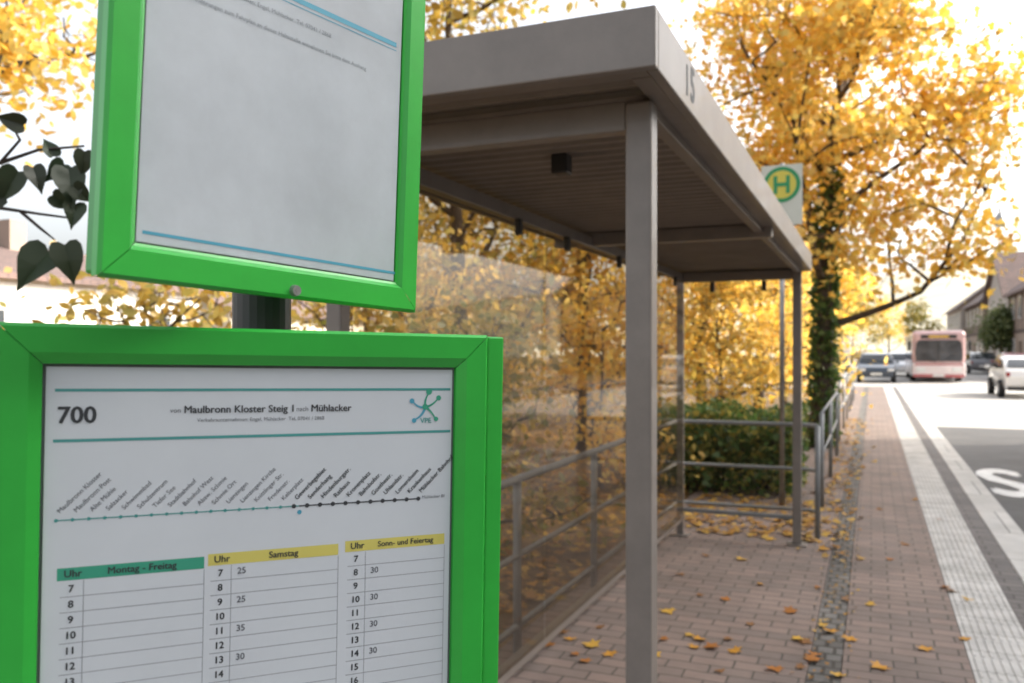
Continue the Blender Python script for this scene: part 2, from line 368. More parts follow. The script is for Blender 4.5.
gap=.0022; tot=sum(textw(*q) for q in seq)+gap*3; k=(x1-x)/tot
for q in seq:
    lettering('route_title' if q[2] else 'small_title_word',[(q[0],x,hb-(0 if q[2] else .0004*k),q[1]*k,0,'LEFT',q[2])],M['ink'] if q[2] else M['ink_light'],s,lower); x+=(textw(*q)+gap)*k
sub='Verkehrsunternehmen: Engel, Mühlacker  Tel. 07041 / 2868'
w0=textw(sub,.004,0); wa=p2s(s,197,418)[0]; wb=p2s(s,324,418)[0]
lettering('operator_line',[(sub,wa,hb-.0074,.004*(wb-wa)/w0,0,'LEFT',0)],M['ink_light'],s,lower)
# --- route diagram
stops=['Maulbronn Kloster','Maulbronn Post','Alte Mühle','Salzacker','Schwimmbad','Schulzentrum','Tiefer See','Stadtbahnhof','Bahnhof West','Abzw. Schmie','Schmie Ort','Lienzingen','Lienzingen Kirche','Knittlinger Str.','Friedenstr.','Kelterplatz','Gewerbegebiet','Senderhang','Hindenburgstr.','Rathaus','Kronenplatz','Bahnhofstr.','Goethestr.','Uhlandstr.','Lomersheim','Krankenhaus','Mühlacker Bahnhof']
la,lb=p2s(s,56,520); ra,rb_=p2s(s,418,499); lb2=(lb+rb_)/2; n_=len(stops)
dg=MB(); rect(dg,s,la,la+(ra-la)*.63,lb2-.0004,lb2+.0004,TC); dk=MB(); rect(dk,s,la+(ra-la)*.63,ra,lb2-.0005,lb2+.0005,TC)
nm1=[];nm2=[]
for i in range(n_):
    a=la+(ra-la)*i/(n_-1)
    (dg if i<16 else dk).disc(s.O+s.a*a+s.b*lb2+s.n*.0007,s.a,s.b,0,.0012 if i<16 else .0017,10)
    (nm1 if i<16 else nm2).append((stops[i],a+.0012,lb2+.0055,.0046 if i<16 else .0049,R_(45),'LEFT',0 if i<16 else .014))
mk=MB(); a=la+(ra-la)*.632; mk.disc(s.O+s.a*a+s.b*(lb2-.0046)+s.n*.0007,s.a,s.b,0,.0017,12)
lettering('stop_names',nm1,M['ink_light'],s,lower); lettering('stop_names',nm2,M['ink'],s,lower)
lettering('terminus_name',[('Mühlacker Bf',ra+.003,lb2+.001,.0036,0,'LEFT',0)],M['ink_light'],s,lower)
dg.build('route_line',M['teal'],lower); dk.build('route_line',M['ink'],lower)
mk.build('stop_marker',M['blue'],lower)
# --- hour tables
rowh=.01035; hdr_b=p2s(s,68,574)[1]; base_b=p2s(s,68,589)[1]
cols=[((57,204),'Montag - Freitag','tgreen'),((208,338),'Samstag','tyellow'),((345,444),'Sonn- und Feiertag','tyellow')]
mins=[{},{7:'25',9:'25',11:'35',13:'30'},{8:'30',10:'30',12:'30',14:'30'}]
off=[0,.0014,.0028]
for ci,((p0,p1),txt,mk_) in enumerate(cols):
    yy=570-ci*12; hn=[];mn=[];grid=MB()
    a0=p2s(s,p0,yy)[0]; a1=p2s(s,p1,yy)[0]; hb_=hdr_b+off[ci]
    hm=MB(); rect(hm,s,a0,a1,hb_-.0042,hb_+.0042,TC-.0001); ho=hm.build('table_heading',M[mk_],lower)
    hsz=.0066 if ci<2 else .0060
    lettering('heading_lettering',[('Uhr',a0+.004,hb_,.0068,0,'LEFT',.022)],M['ink'],s,ho)
    lettering('heading_lettering',[(txt,(a0+a1)/2+(.006 if ci<2 else .008),hb_,hsz,0,'CENTER',.022)],M['ink'],s,ho)
    for r in range(18):
        bb=base_b+off[ci]-r*rowh
        hn.append((str(7+r) if 7+r<25 else '1',a0+.0085,bb,.0068,0,'CENTER',.026))
        rect(grid,s,a0+.002,a1,bb-rowh/2-.00022,bb-rowh/2+.00022,TC-.0001)
        if 7+r in mins[ci]: mn.append((mins[ci][7+r],a0+.020,bb+.0005,.0064,0,'LEFT',.01))
    rect(grid,s,a0+.0158,a0+.0162,base_b+off[ci]-18*rowh,base_b+off[ci]+rowh/2,TC)
    rect(grid,s,a1-.0002,a1+.0002,base_b+off[ci]-18*rowh,base_b+off[ci]+rowh/2,TC)
    grid.build('table_ruling',M['line_grey'],lower)
    lettering('hour_numbers',hn,M['ink'],s,lower)
    if mn: lettering('minute_numbers',mn,M['ink_light'],s,lower)
# logo: loose curved figure with round blobs
lc=p2s(s,425,407); lg=MB(); lg2=MB()
def lp(x,y,c=.0007): return s.O+s.a*(lc[0]+x)+s.b*(lc[1]+y)+s.n*c
def stroke(m_,P,w,c):
    P=[Vector((p[0],p[1])) for p in P]; Q=[]
    for i in range(17):
        t=i/16; Q.append(P[0]*(1-t)**2+P[1]*2*t*(1-t)+P[2]*t*t)
    vs=[]
    for i,q in enumerate(Q):
        d=(Q[min(i+1,16)]-Q[max(i-1,0)]).normalized(); ww=w*(1.25-.6*i/16)
        vs+=[lp(q.x-d.y*ww,q.y+d.x*ww,c),lp(q.x+d.y*ww,q.y-d.x*ww,c)]
    m_.add(vs,[(2*i,2*i+2,2*i+3,2*i+1) for i in range(16)])
def blob(m_,x,y,r,c): m_.disc(lp(x,y,c),s.a,s.b,0,r,16)
stroke(lg,[(0,0),(.006,.001),(.010,.006)],.0008,.00072); blob(lg,.0112,.0072,.0021,.00074)
stroke(lg,[(0,0),(-.001,.006),(.0025,.0105)],.0008,.00076); blob(lg,.003,.0122,.0025,.00078)
stroke(lg2,[(0,0),(-.006,-.001),(-.010,.004)],.0008,.0008); blob(lg2,-.0112,.0050,.0020,.00082)
stroke(lg2,[(0,0),(-.002,-.007),(-.008,-.0095)],.0009,.00084); blob(lg2,-.0092,-.0105,.0019,.00086)
stroke(lg,[(0,0),(.005,-.003),(.008,-.0085)],.0008,.00088); blob(lg,.0092,-.0096,.0018,.0009)
blob(lg,-.0002,.0002,.0024,.00092)
lg.build('logo_figure',M['tgreen'],lower); lg2.build('logo_figure',M['blue'],lower)
lettering('logo_lettering',[('VPE',lc[0]+.0006,lc[1]-.0108,.0058,0,'CENTER',.02)],M['teal'],s,lower)
# --- upper case
u=mksign((94,276),.52,(1170,400)); W=p2s(u,413,314)[0]; Hh=.36
case=MB(); green_frame(case,u,0,W,0,Hh,deep=-.004,hi=.005)
upper=case.build('display_case',M['green'],root); tag(upper,'upper green case with a faded almost empty notice')
MB().fbox(u.O,u.a,u.b,u.n,.008,W-.004,.004,Hh-.004,-.03,-.0045).build('case_back',M['green_dark'],upper,bevel=.002)
MB().fbox(u.O,u.a,u.b,u.n,.02,W-.02,.02,Hh-.02,-.004,-.0015).build('gasket',M['gasket'],upper)
pm=MB(); rect(pm,u,.0252,W-.0252,.0252,Hh-.0252,.0004); pm.build('notice_sheet',M['paper2'],upper)
t=MB(); linepx(t,u,(142,231),(396,274),.0022); t.build('footer_rule',M['blue'],upper)
t=MB(); p=p2s(u,298,0); q=p2s(u,396,46); mb_=(p[1]+q[1])/2
rect(t,u,.032,q[0],mb_-.0020,mb_+.0020,TC); rect(t,u,.032,q[0],mb_-.0052,mb_-.0045,TC)
t.build('header_rule',M['blue'],upper)
p=p2s(u,168,-12)
lettering('notice_line',[('Aktuelle Änderungen zum Fahrplan an dieser Haltestelle entnehmen Sie bitte dem Aushang',p[0],p[1],.0047,0,'LEFT',0)],M['ink_faint'],u,upper)
p=p2s(u,200,-20)
lettering('notice_line',[('Verkehrsunternehmen: Engel, Mühlacker  Tel. 07041 / 2868',p[0],p[1],.0047,0,'LEFT',0)],M['ink_faint'],u,upper)
a,b=p2s(u,290,291); cc=u.O+u.a*a+u.b*b
MB().tube([cc+u.n*.0048,cc+u.n*.0085],[.0045,.0038],14).tube([cc+u.n*.0084,cc+u.n*.0088],.0016,6).build('lock',M['steel'],upper)
for z in (1.60,1.80,1.42,1.16):
    MB().tube([(pc.x,pc.y,z-.012),(pc.x,pc.y,z+.012)],.0262,24).build('clamp',M['steel'],root)
# ---------------------------------------------------------------- bus shelter
XF,XR,Y0,Y1=-.53,-1.43,2.08,6.88
sh=thing('bus_shelter',((XF+XR)/2,(Y0+Y1)/2,0),'taupe metal and glass bus shelter with flat roof on the brick pavement','bus shelter')
hp=.033
for (x,y) in ((XF,Y0),(XF,Y1),(XR,Y0),(XR,Y1)):
    h2=hp if x==XF else .026
    p=MB().box(x-h2,x+h2,y-h2,y+h2,.012,2.112).build('post',M['shelter'],sh,bevel=.006)
    MB().box(x-.07,x+.07,y-.07,y+.07,.001,.011).build('base_plate',M['shelter'],p,bevel=.002)
RX0,RX1,RY0,RY1,ZB,ZT=-1.66,-.435,1.83,7.08,2.12,2.255
roof=MB().box(RX0+.03,RX1-.03,RY0+.03,RY1-.03,2.20,2.248).build('roof',M['shelter'],sh)
fa=MB()
fa.box(RX0,RX1,RY0,RY0+.028,ZB,ZT).box(RX0,RX1,RY1-.028,RY1,ZB,ZT).box(RX1-.028,RX1,RY0+.0285,RY1-.0285,ZB,ZT).box(RX0,RX0+.028,RY0+.0285,RY1-.0285,ZB,ZT)
fa.build('fascia',M['shelter'],roof,bevel=.004)
li=MB().box(RX0+.03,RX1-.03,RY0+.0285,RY0+.075,ZB+.003,ZB+.010).box(RX1-.075,RX1-.0285,RY0+.08,RY1-.08,ZB+.003,ZB+.010).box(RX0+.03,RX1-.03,RY1-.075,RY1-.0285,ZB+.003,ZB+.010)
li.build('fascia_lip',M['shelter_in'],roof)
ce=MB(); y=RY0+.03; step=.085
pts=[]
while y<RY1-.10:
    pts+=[(y,2.152),(y+.054,2.152),(y+.060,2.140),(y+.079,2.140)]; y+=step
vs=[];
for (yy,zz) in pts: vs+=[(RX0+.029,yy,zz),(RX1-.029,yy,zz)]
ce.add(vs,[(2*i,2*i+2,2*i+3,2*i+1) for i in range(len(pts)-1)])
ce.build('ceiling_panel',M['shelter_in'],roof)
for y in (Y0,Y1): MB().box(XR+.027,XF-.034,y-.025,y+.025,2.045,2.118).build('cross_beam',M['shelter'],sh,bevel=.004)
MB().box(RX0+.03,RX1-.03,4.45,4.51,2.07,2.138).build('cross_beam',M['shelter'],sh,bevel=.004)
MB().box(XR-.024,XR+.024,Y0+.028,Y1-.028,2.060,2.118).build('rear_beam',M['shelter'],sh,bevel=.004)
MB().box(XF-.02,XF+.02,Y0+.035,Y1-.035,2.095,2.128).build('front_beam',M['shelter_in'],sh,bevel=.004)
MB().box(XR-.022,XR+.022,Y0+.028,Y1-.028,.115,.165).build('bottom_rail',M['shelter'],sh,bevel=.004)
MB().box(XR+.03,XF-.036,Y1-.02,Y1+.02,.195,.225).build('bottom_rail',M['rail'],sh,bevel=.003)
L3=(Y1-Y0-.06)/3
for k in range(3):
    ya=Y0+.035+k*L3; yb=ya+L3-.012; xg=XR+.032
    gl=MB().add([(xg,ya,.16),(xg,yb,.16),(xg,yb,2.055),(xg,ya,2.055)],[(0,1,2,3)]).build('glass_pane',M['glass'],sh)
    for q in (.2,.8):
        yc=ya+L3*q; MB().box(XR+.018,XR+.044,yc-.018,yc+.018,1.995,2.064).build('clip',M['dark'],gl,bevel=.003)
yg=Y1+.03
gl=MB().add([(XR+.05,yg,.23),(XF-.05,yg,.23),(XF-.05,yg,2.0),(XR+.05,yg,2.0)],[(0,1,2,3)]).build('glass_pane',M['glass2'],sh)
for xc in (XR+.25,XF-.25): MB().box(xc-.018,xc+.018,Y1+.018,Y1+.044,1.965,2.044).build('clip',M['dark'],gl,bevel=.003)
MB().box(-.965,-.91,2.60,2.66,2.075,2.140).build('lamp',M['dark'],sh,bevel=.006)
tm=MB(); text_geo(tm,[('5',0,0,.125,0,'CENTER',.05)],(Vector((RX1+.0006,2.245,2.190)),Vector((0,1,0)),Zv,Vector((1,0,0)),0))
tm.box(RX1+.0004,RX1+.0010,2.166,2.182,2.150,2.228)
tm.build('number',M['ink'],roof)
# ---------------------------------------------------------------- railings
def railing(label,paths,posts,heights,zb=0,r=.019,base=(0,0,0)):
    rt=thing('railing',base,label,'railing')
    for h in heights:
        for pth in paths:
            MB().tube([(x,y,h+zb) for x,y in pth],r if h>.8 else r*.8,10).build('rail',M['rail'],rt,smooth=True)
    for (x,y) in posts:
        MB().tube([(x,y,zb-.1),(x,y,zb+max(heights))],.021,10).build('post',M['rail'],rt,smooth=True)
    return rt
xr=-1.54
railing('grey tubular railing wrapping behind and beside the glass of the shelter',[[(xr,1.2),(xr,7.15),(xr+.02,7.22),(xr+.08,7.27),(-.52,7.3),(-.46,7.29),(-.42,7.25),(-.40,7.18)]],[(xr,1.3),(xr,2.5),(xr,3.7),(xr,4.9),(xr,6.1),(-.40,7.18)],(.2,.53,.89),base=(xr,4,0))
railing('grey railing running along the footpath beyond the shelter towards the tree',[[(-.44,8.6),(-.46,12.9)]],[(-.44,8.6),(-.45,10.7),(-.46,12.9)],(.5,.90),r=.015,base=(-.44,10,0))
railing('far grey railing along the footpath past the big golden tree',[[(-.5,15),(-.5,27)]],[(-.5,15),(-.5,17.4),(-.5,19.8),(-.5,22.2),(-.5,24.6),(-.5,27)],(.5,1.0),base=(-.5,20,0))
# ---------------------------------------------------------------- stop sign
hx,hy=-.80,8.57
hs=thing('bus_stop_sign',(hx,hy,0),'round yellow and green H bus stop sign on a thin pole behind the shelter roof','bus stop sign')
MB().tube([(hx,hy,-.02),(hx,hy,3.30)],.024,14).build('pole',M['steel'],hs,smooth=True)
ywl=mat('sign_yellow',(.72,.62,.08),.35,.04); grn=mat('sign_green',(.02,.30,.10),.35,.04); wht=mat('sign_white',(.68,.69,.60),.4,.04)
yf=hy-.034
pl=MB().box(hx-.19,hx+.19,yf,yf+.006,2.70,3.28).build('sign_plate',wht,hs,bevel=.002)
cx=Vector((hx,yf-.003,3.09)); ax,az=Vector((1,0,0)),Vector((0,0,1))
MB().disc(cx,ax,az,.135,.172,48).build('ring',grn,pl)
MB().disc(cx,ax,az,0,.134,48).build('disc',ywl,pl)
h=MB()
for (x0,x1,z0,z1) in ((-.075,-.04,-.085,.085),(.04,.075,-.085,.085),(-.04,.04,-.018,.018)):
    h.box(hx+x0,hx+x1,yf-.007,yf-.004,3.09+z0,3.09+z1)
h.build('letter',grn,pl)
# ---------------------------------------------------------------- vegetation
tree('maple_tree','big golden maple beside the footpath with ivy climbing its trunk','tree',(-.75,14,0),7.8,3.3,2.2,14500,.12,'gold',21,.165,shape=MAPLE,nl=14,ns=7,sig=.27,ivy=2200,lean=(.35,-.2))
G='autumn trees behind the bus shelter'
spec=[('tall amber tree behind the rear glass of the shelter, nearest the display cases',(-5,10,0),8.6,2.6,.6,5200,'amber',1),
('golden tree seen through the middle of the shelter glass',(-3.9,12,0),6.2,2.2,.5,5000,'gold',2),
('olive and gold tree furthest back behind the shelter glass',(-6,18,0),6.4,3.0,.6,4600,'olive',3),
('low golden tree behind the far end glass of the shelter',(-3.1,17,0),5.0,2.0,.4,4200,'gold',4),
('small golden tree between the far end of the shelter and the ivy trunk',(-2.6,22,0),5.2,2.2,.4,4200,'gold',5),
('amber tree seen between the two display cases',(-8,12.5,0),3.6,1.5,.6,1800,'amber',6),
('bushy amber tree filling the gap behind the left end of the glass',(-8.2,16,0),5.0,2.6,.4,4200,'amber',9),
('yellow tree whose high crown shows at the top left corner',(-8.0,5.6,0),7.4,1.8,4.1,3800,'gold',8)]
for (lab,bs,H,Rr,z0,nl_,lm,sd) in spec:
    tree('autumn_tree',lab,'tree',bs,H,Rr,z0,nl_,.13,lm,sd,.13,group=G,nl=10,ns=5,sig=.33)
for i,(lab,bs,H,Rr,lm) in enumerate([('olive shrub close behind the middle of the shelter railing',(-2.9,5.8,0),1.7,.85,'olive'),
('amber shrub behind the shelter railing left of the near post',(-4.0,7.2,0),2.5,1.2,'amber'),
('golden shrub behind the rear corner of the shelter',(-2.7,8.8,0),2.3,1.0,'gold'),
('amber shrub furthest left behind the railing',(-4.4,4.4,0),2.0,1.1,'amber'),
('golden shrub beyond the ivy hedge',(-2.0,12.4,0),2.4,1.0,'gold'),
('pale golden shrub against the foot of the far railing',(-1.7,19,0),2.6,1.1,'gold'),
('low olive shrub close behind the near end of the railing',(-3.0,3.6,0),1.2,.75,'olive'),
('wide amber shrub in the second row behind the glass',(-6.0,8.6,0),2.6,1.5,'amber'),
('low amber shrub beside the olive one behind the glass',(-3.6,5.9,0),1.5,.9,'amber'),
('brown gold shrub far back behind the shelter glass',(-5.8,12.5,0),2.6,1.5,'olive')]):
    tree('shrub',lab,'shrub',bs,H,Rr,.12,2100,.085,lm,40+i,.035,group='shrubs behind the shelter',nl=9,ns=4,sig=.22)
rng=np.random.default_rng(5)
n=9500; P=np.stack([rng.uniform(-2.5,-.66,n),rng.uniform(8.9,10.2,n),rng.uniform(0,1,n)**.75],1)
P[:,2]*=.86+.05*np.sin(P[:,0]*7)+.05*np.sin(P[:,1]*9+P[:,0]*3)
hd=thing('ivy_hedge',(-1.45,9.5,0),'low green hedge with yellowing leaves beyond the far end of the shelter','hedge')
leaves('foliage',P,.065,HEART,LM['hedge'],hd,rng=rng)
st=MB()
for k in range(22):
    x=rng.uniform(-2.2,-.7); y=rng.uniform(9,10.1); st.tube([(x,y,0),(x+rng.uniform(-.1,.1),y,.5),(x+rng.uniform(-.2,.2),y,.8)],[.012,.008,.004],5)
st.build('stems',M['bark_d'],hd)
tw=thing('lime_tree',(-4.4,2.6,0),'dark leafy branch hanging in at the left beside the upper green case','tree')
b0=Vector((-4.4,2.6,0))
MB().tube([b0,b0+Vector((.05,.02,1.2)),b0+Vector((-.03,.05,2.6)),b0+Vector((.1,0,4.2))],[.14,.11,.09,.05],10).build('trunk',M['bark'],tw,smooth=True)
D=2.3; b1=MB()
j=b0+Vector((-.03,.05,2.2))
stem1=[j,at(-60,215,2.8),at(0,208,2.4),at(40,214,D),at(78,219,D)]
stem2=[j+Vector((0,0,.15)),at(-50,150,2.7),at(0,163,2.4),at(38,150,D),at(84,146,D)]
stem3=[at(0,163,2.4),at(20,140,D),at(8,118,D)]
stem4=[at(20,211,2.37),at(40,228,D),at(55,240,D)]
for st_ in (stem1,stem2,stem3,stem4): b1.tube(st_,[.02,.010,.006,.004,.003][:len(st_)] if len(st_)==5 else [.005,.004,.002],6)
b1.build('branch',M['bark_d'],tw,smooth=True)
lf=MB(); lr=random.Random(4)
def heart_leaf(px,py,size,ang,tilt,d=D):
    c=at(px,py,d); n_=(Fv*-1+Rv*math.sin(tilt)+Zv*lr.uniform(-.3,.5)).normalized()
    x=(Rv-n_*Rv.dot(n_)).normalized(); y=n_.cross(x); ca,sa=math.cos(ang),math.sin(ang); X=x*ca+y*sa; Y=y*ca-x*sa
    pts=[(0,-.36),(.14,-.45),(.3,-.44),(.40,-.30),(.43,-.08),(.36,.14),(.22,.36),(.08,.56),(0,.74)]
    left=[(-a*lr.uniform(.85,1.05),b) for a,b in pts[1:-1]][::-1]
    sc=size*d/FP; vs=[c+X*(p[0]*sc)+Y*(p[1]*sc)+n_*(abs(p[0])*.45*sc-.25*sc*max(0,p[1])**2) for p in pts+left]
    lf.add(vs+[c+Y*(.05*sc)],[(i,(i+1)%16,16) for i in range(16)])
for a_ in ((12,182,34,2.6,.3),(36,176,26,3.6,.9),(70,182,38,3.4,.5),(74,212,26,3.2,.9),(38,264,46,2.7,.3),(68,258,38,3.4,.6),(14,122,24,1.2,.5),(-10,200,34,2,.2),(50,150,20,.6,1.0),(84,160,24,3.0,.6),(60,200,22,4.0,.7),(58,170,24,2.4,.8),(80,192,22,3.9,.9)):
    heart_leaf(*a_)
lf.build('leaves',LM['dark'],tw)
n=12000; P=np.stack([-1.75-np.abs(rng.normal(size=n))*3.2,rng.uniform(0,22,n),rng.uniform(.0,.05,n)],1); P[:,2]+=np.maximum(0,-P[:,0]-4)*.05
tag(leaves('leaf_litter',P,.085,MAPLE,LM['litter'],loc=(-2,8,0),rng=rng,flat=True),'golden brown fallen leaves covering the ground behind the shelter','leaves',kind='stuff')
n=420; yy=rng.uniform(6.5,20,n); P=np.stack([-.34+rng.normal(size=n)*.13,yy,np.full(n,.012)],1)
n2=420; P2=np.stack([rng.uniform(-1.6,-.45,n2),7.0+rng.uniform(0,1.9,n2),np.full(n2,.012)],1)
n3=260; P3=np.stack([-.2+rng.normal(size=n3)*.06,rng.uniform(2.5,9,n3),np.full(n3,.008)],1)
tag(leaves('leaf_drift',np.concatenate([P,P2]),.075,MAPLE,LM['litter'],loc=(-.5,8,0),rng=rng,flat=True),'drift of small brown leaves along the gutter and railing foot','leaves',kind='stuff')
tag(leaves('leaf_crumbs',P3,.028,OVAL,LM['litter'],loc=(-.2,5,0),rng=rng,flat=True),'crumbs of broken leaf caught in the cobble gutter','leaves',kind='stuff')
LV=[]
lab='fallen maple leaf lying on the brick pavement'
for v in range(4):
    r2=np.random.default_rng(100+v); 
    shp=MAPLE*(1+r2.uniform(-.12,.12,size=MAPLE.shape)); 
    vs=[(p[0],p[1],.25*abs(p[0])**1.4+.10*max(0,p[1])*r2.uniform(0,1)) for p in shp]; 
    me=bpy.data.meshes.new('fallen_leaf'); me.from_pydata(vs+[(0,0,0)],[],[(i,(i+1)%12,12) for i in range(12)]); me.update()
    me.materials.append(leafmat('fallen_leaf_%d'%v,[[(.55,.27,.04),(.6,.3,.05)],[(.42,.17,.04),(.4,.16,.04)],[(.30,.15,.06),(.28,.14,.06)],[(.66,.40,.07),(.6,.36,.07)]][v],.1)); LV.append(me)
spots=[(570,640),(548,645),(600,628),(655,656),(700,640),(712,648),(728,640),(690,636),(735,652),(775,670),(805,643),(823,626),(830,632),(815,655),(720,672),(668,612),(850,640),(945,588),(952,592),(968,600),(760,585),(818,588),(700,596),(742,560),(640,600),(890,560),(905,545),(870,605),(925,650),(790,612),(680,575),(860,560),(915,500),(940,520),(880,510),(895,475),(610,655),(585,662),(750,625),(838,676),(880,668),(664,640),(706,556),(770,540),(965,640),(575,655),(560,632),(592,646),(694,648),(812,660),(800,668),(798,640),(620,578),(725,600),(845,600)]
for i,(px,py) in enumerate(spots):
    d=CAMZ*FP/(py-HZ); p=at(px,py,d)
    o=bpy.data.objects.new('fallen_leaf',LV[i%4]); COL.objects.link(o); sz=random.uniform(.05,.10)
    o.location=(p.x,p.y,.006); o.scale=(sz,sz,sz); o.rotation_euler=(random.uniform(-.15,.15),random.uniform(-.15,.15),random.uniform(0,6.3))
    tag(o,lab,'leaf','fallen maple leaves on the brick pavement')
# ---------------------------------------------------------------- buildings
wl=lambda n,c:mat(n,c,.85,.1,1.2,bump=.2,bscale=20)
WM={'cream':wl('cream_render',(.64,.58,.48)),'white':wl('white_render',(.76,.75,.72)),'brown':wl('brown_render',(.33,.25,.20)),'grey':wl('grey_render',(.42,.37,.33)),'ochre':wl('ochre_render',(.50,.40,.28))}
ROOF=brickmat('roof_tiles',(.22,.14,.12),(.17,.12,.105),(.07,.06,.055),bw=.25,rh=.3,ms=.02)
PANE=mat('window_pane',(.05,.06,.07),.12,.2,2); WF=mat('window_frame_white',(.6,.58,.55),.5,.05); DOOR=mat('door_wood',(.12,.07,.04),.6)
TIMB=mat('dark_timber',(.09,.06,.05),.8)
def house(label,x0,x1,y0,y1,he,hr,wall,axis='y',floors=2,faces='x-y-',timber=False,group=None,z0=-.15):
    rt=thing('house',((x0+x1)/2,(y0+y1)/2,z0),label,'house',group)
    w=MB()
    if axis=='y':
        xm=(x0+x1)/2
        vs=[(x0,y0,z0),(x1,y0,z0),(x1,y0,he),(xm,y0,hr-.12),(x0,y0,he),(x0,y1,z0),(x1,y1,z0),(x1,y1,he),(xm,y1,hr-.12),(x0,y1,he)]
    else:
        ym=(y0+y1)/2
        vs=[(x0,y1,z0),(x0,y0,z0),(x0,y0,he),(x0,ym,hr-.12),(x0,y1,he),(x1,y1,z0),(x1,y0,z0),(x1,y0,he),(x1,ym,hr-.12),(x1,y1,he)]
    w.add(vs,[(0,1,2,3,4),(9,8,7,6,5),(0,5,6,1),(1,6,7,2),(2,7,8,3),(3,8,9,4),(4,9,5,0)]); w.build('wall',WM[wall],rt)
    rf=MB(); ov=.4
    if axis=='y':
        xm=(x0+x1)/2; k=(hr-he)/(xm-x0)
        for sx,xe in ((-1,x0-ov),(1,x1+ov)):
            ze=he-ov*k
            rf.add([(xe,y0-ov,ze),(xm,y0-ov,hr),(xm,y1+ov,hr),(xe,y1+ov,ze),(xe,y0-ov,ze+.16),(xm,y0-ov,hr+.16),(xm,y1+ov,hr+.16),(xe,y1+ov,ze+.16)],[(0,1,2,3),(7,6,5,4),(0,4,5,1),(3,2,6,7),(0,3,7,4)])
    else:
        ym=(y0+y1)/2; k=(hr-he)/(ym-y0)
        for ye in (y0-ov,y1+ov):
            ze=he-ov*k
            rf.add([(x0-ov,ye,ze),(x0-ov,ym,hr),(x1+ov,ym,hr),(x1+ov,ye,ze),(x0-ov,ye,ze+.16),(x0-ov,ym,hr+.16),(x1+ov,ym,hr+.16),(x1+ov,ye,ze+.16)],[(0,1,2,3),(7,6,5,4),(0,4,5,1),(3,2,6,7),(0,3,7,4)])
    r=rf.build('roof',ROOF,rt)
    cxx=(x0+x1)/2+.8; cy=(y0+y1)/2+1; MB().box(cxx-.3,cxx+.3,cy-.3,cy+.3,hr-1,hr+.9).build('chimney',WM['brown'],r)
    fh=he/floors
    def wins(axis_,c,sgn,lo,hi):
        nn=max(1,int((hi-lo)/2.6)); 
        for f in range(floors):
            for q in range(nn):
                m_=lo+(hi-lo)*(q+.5)/nn; zb=f*fh+.9
                door=(f==0 and q==nn//2)
                hgt=fh*.48; 
                if door: zb=z0+.02; hgt=2.2
                fo=MB(); pa=MB(); e0,e1=(c-.03,c+.04) if sgn<0 else (c-.04,c+.03); g0,g1=(c-.045,c-.032) if sgn<0 else (c+.032,c+.045)
                def bx(m,a,b,z_0,z_1,d0,d1):
                    m.box(d0,d1,a,b,z_0,z_1) if axis_=='x' else m.box(a,b,d0,d1,z_0,z_1)
                W2=.5
                if door: bx(fo,m_-.55,m_+.55,zb,zb+hgt,e0,e1); fo.build('door',DOOR,rt); continue
                for (a,b,c_,d_) in ((m_-W2-.07,m_-W2,zb-.07,zb+hgt+.07),(m_+W2,m_+W2+.07,zb-.07,zb+hgt+.07),(m_-W2,m_+W2,zb-.07,zb),(m_-W2,m_+W2,zb+hgt,zb+hgt+.07),(m_-.03,m_+.03,zb,zb+hgt)): bx(fo,a,b,c_,d_,e0-.03 if sgn<0 else e0,e1 if sgn<0 else e1+.03)
                wf=fo.build('window',WF,rt); bx(pa,m_-W2,m_+W2,zb,zb+hgt,g0,g1); pa.build('pane',PANE,wf)
    if 'x-' in faces: wins('x',x0,-1,y0+.4,y1-.4)
    if 'x+' in faces: wins('x',x1,1,y0+.4,y1-.4)
    if 'y-' in faces: wins('y',y0,-1,x0+.4,x1-.4)
    if timber:
        tm_=MB()
        for z in (fh,he-.1): tm_.box(x0-.05,x0-.002,y0,y1,z-.1,z+.1); tm_.box(x0,x1,y0-.05,y0-.002,z-.1,z+.1)
        kk=int((y1-y0)/1.3)
        for q in range(kk+1):
            y=y0+(y1-y0)*q/kk; tm_.box(x0-.045,x0-.002,y-.08,y+.08,fh+.1,he-.2)
        tm_.build('timber_frame',TIMB,rt)
    return rt
GH='houses along the street'
house('unseen long ochre house across the street, added to shade the shelter',9.4,18,3.0,21,6.6,12.5,'ochre',group=GH)  # out of view; added and sized to keep sun off the foreground
house('unseen grey house across the street, added to shade the timetable stand',9.4,18,-13,2.9,6.6,12.2,'grey',group=GH)  # out of view; added to carry the shade on over the stand
house('nearest brown half timbered house at the right edge of the street',8.7,17,55,67,5.4,8.8,'brown','y',timber=True,group=GH)
house('taupe gabled house next beyond the brown half timbered one',8.8,17,68.5,80,5.4,8.8,'grey','x',group=GH)
house('brown house with long dark roof third along the right side',8.7,17,81,97,5.8,9.2,'brown','y',timber=True,group=GH)
house('taupe house furthest along the right side of the street',8.4,17,98.5,116,6.0,9.4,'grey','y',group=GH)
house('pale house on the hill left of the bus',-12,-3,142,152,6.0,9.0,'white','x',faces='y-x+',group=GH)
house('low white house seen at the left edge behind the dark leafy branch',-33,-22.5,14,24,3.6,5.0,'white','y',floors=1,faces='x+y-',group=GH)
house('low cream house seen between the two display cases',-30,-22,25,34,3.0,4.6,'cream','y',floors=1,faces='x+y-',group=GH)
hb_=MB(); K=60; J=8
for jn in range(J+1):
    for i in range(K+1):
        x=-320+640*i/K; y=190+jn*40; s_=jn/J
        z=-.2+ (math.sin(s_*math.pi*.5))*(30+9*math.sin(x*.013+1)+4*math.sin(x*.05))
        hb_.v.append((x,y,z))
for jn in range(J):
    for i in range(K):
        a=jn*(K+1)+i; hb_.f.append((a,a+1,a+K+2,a+K+1))
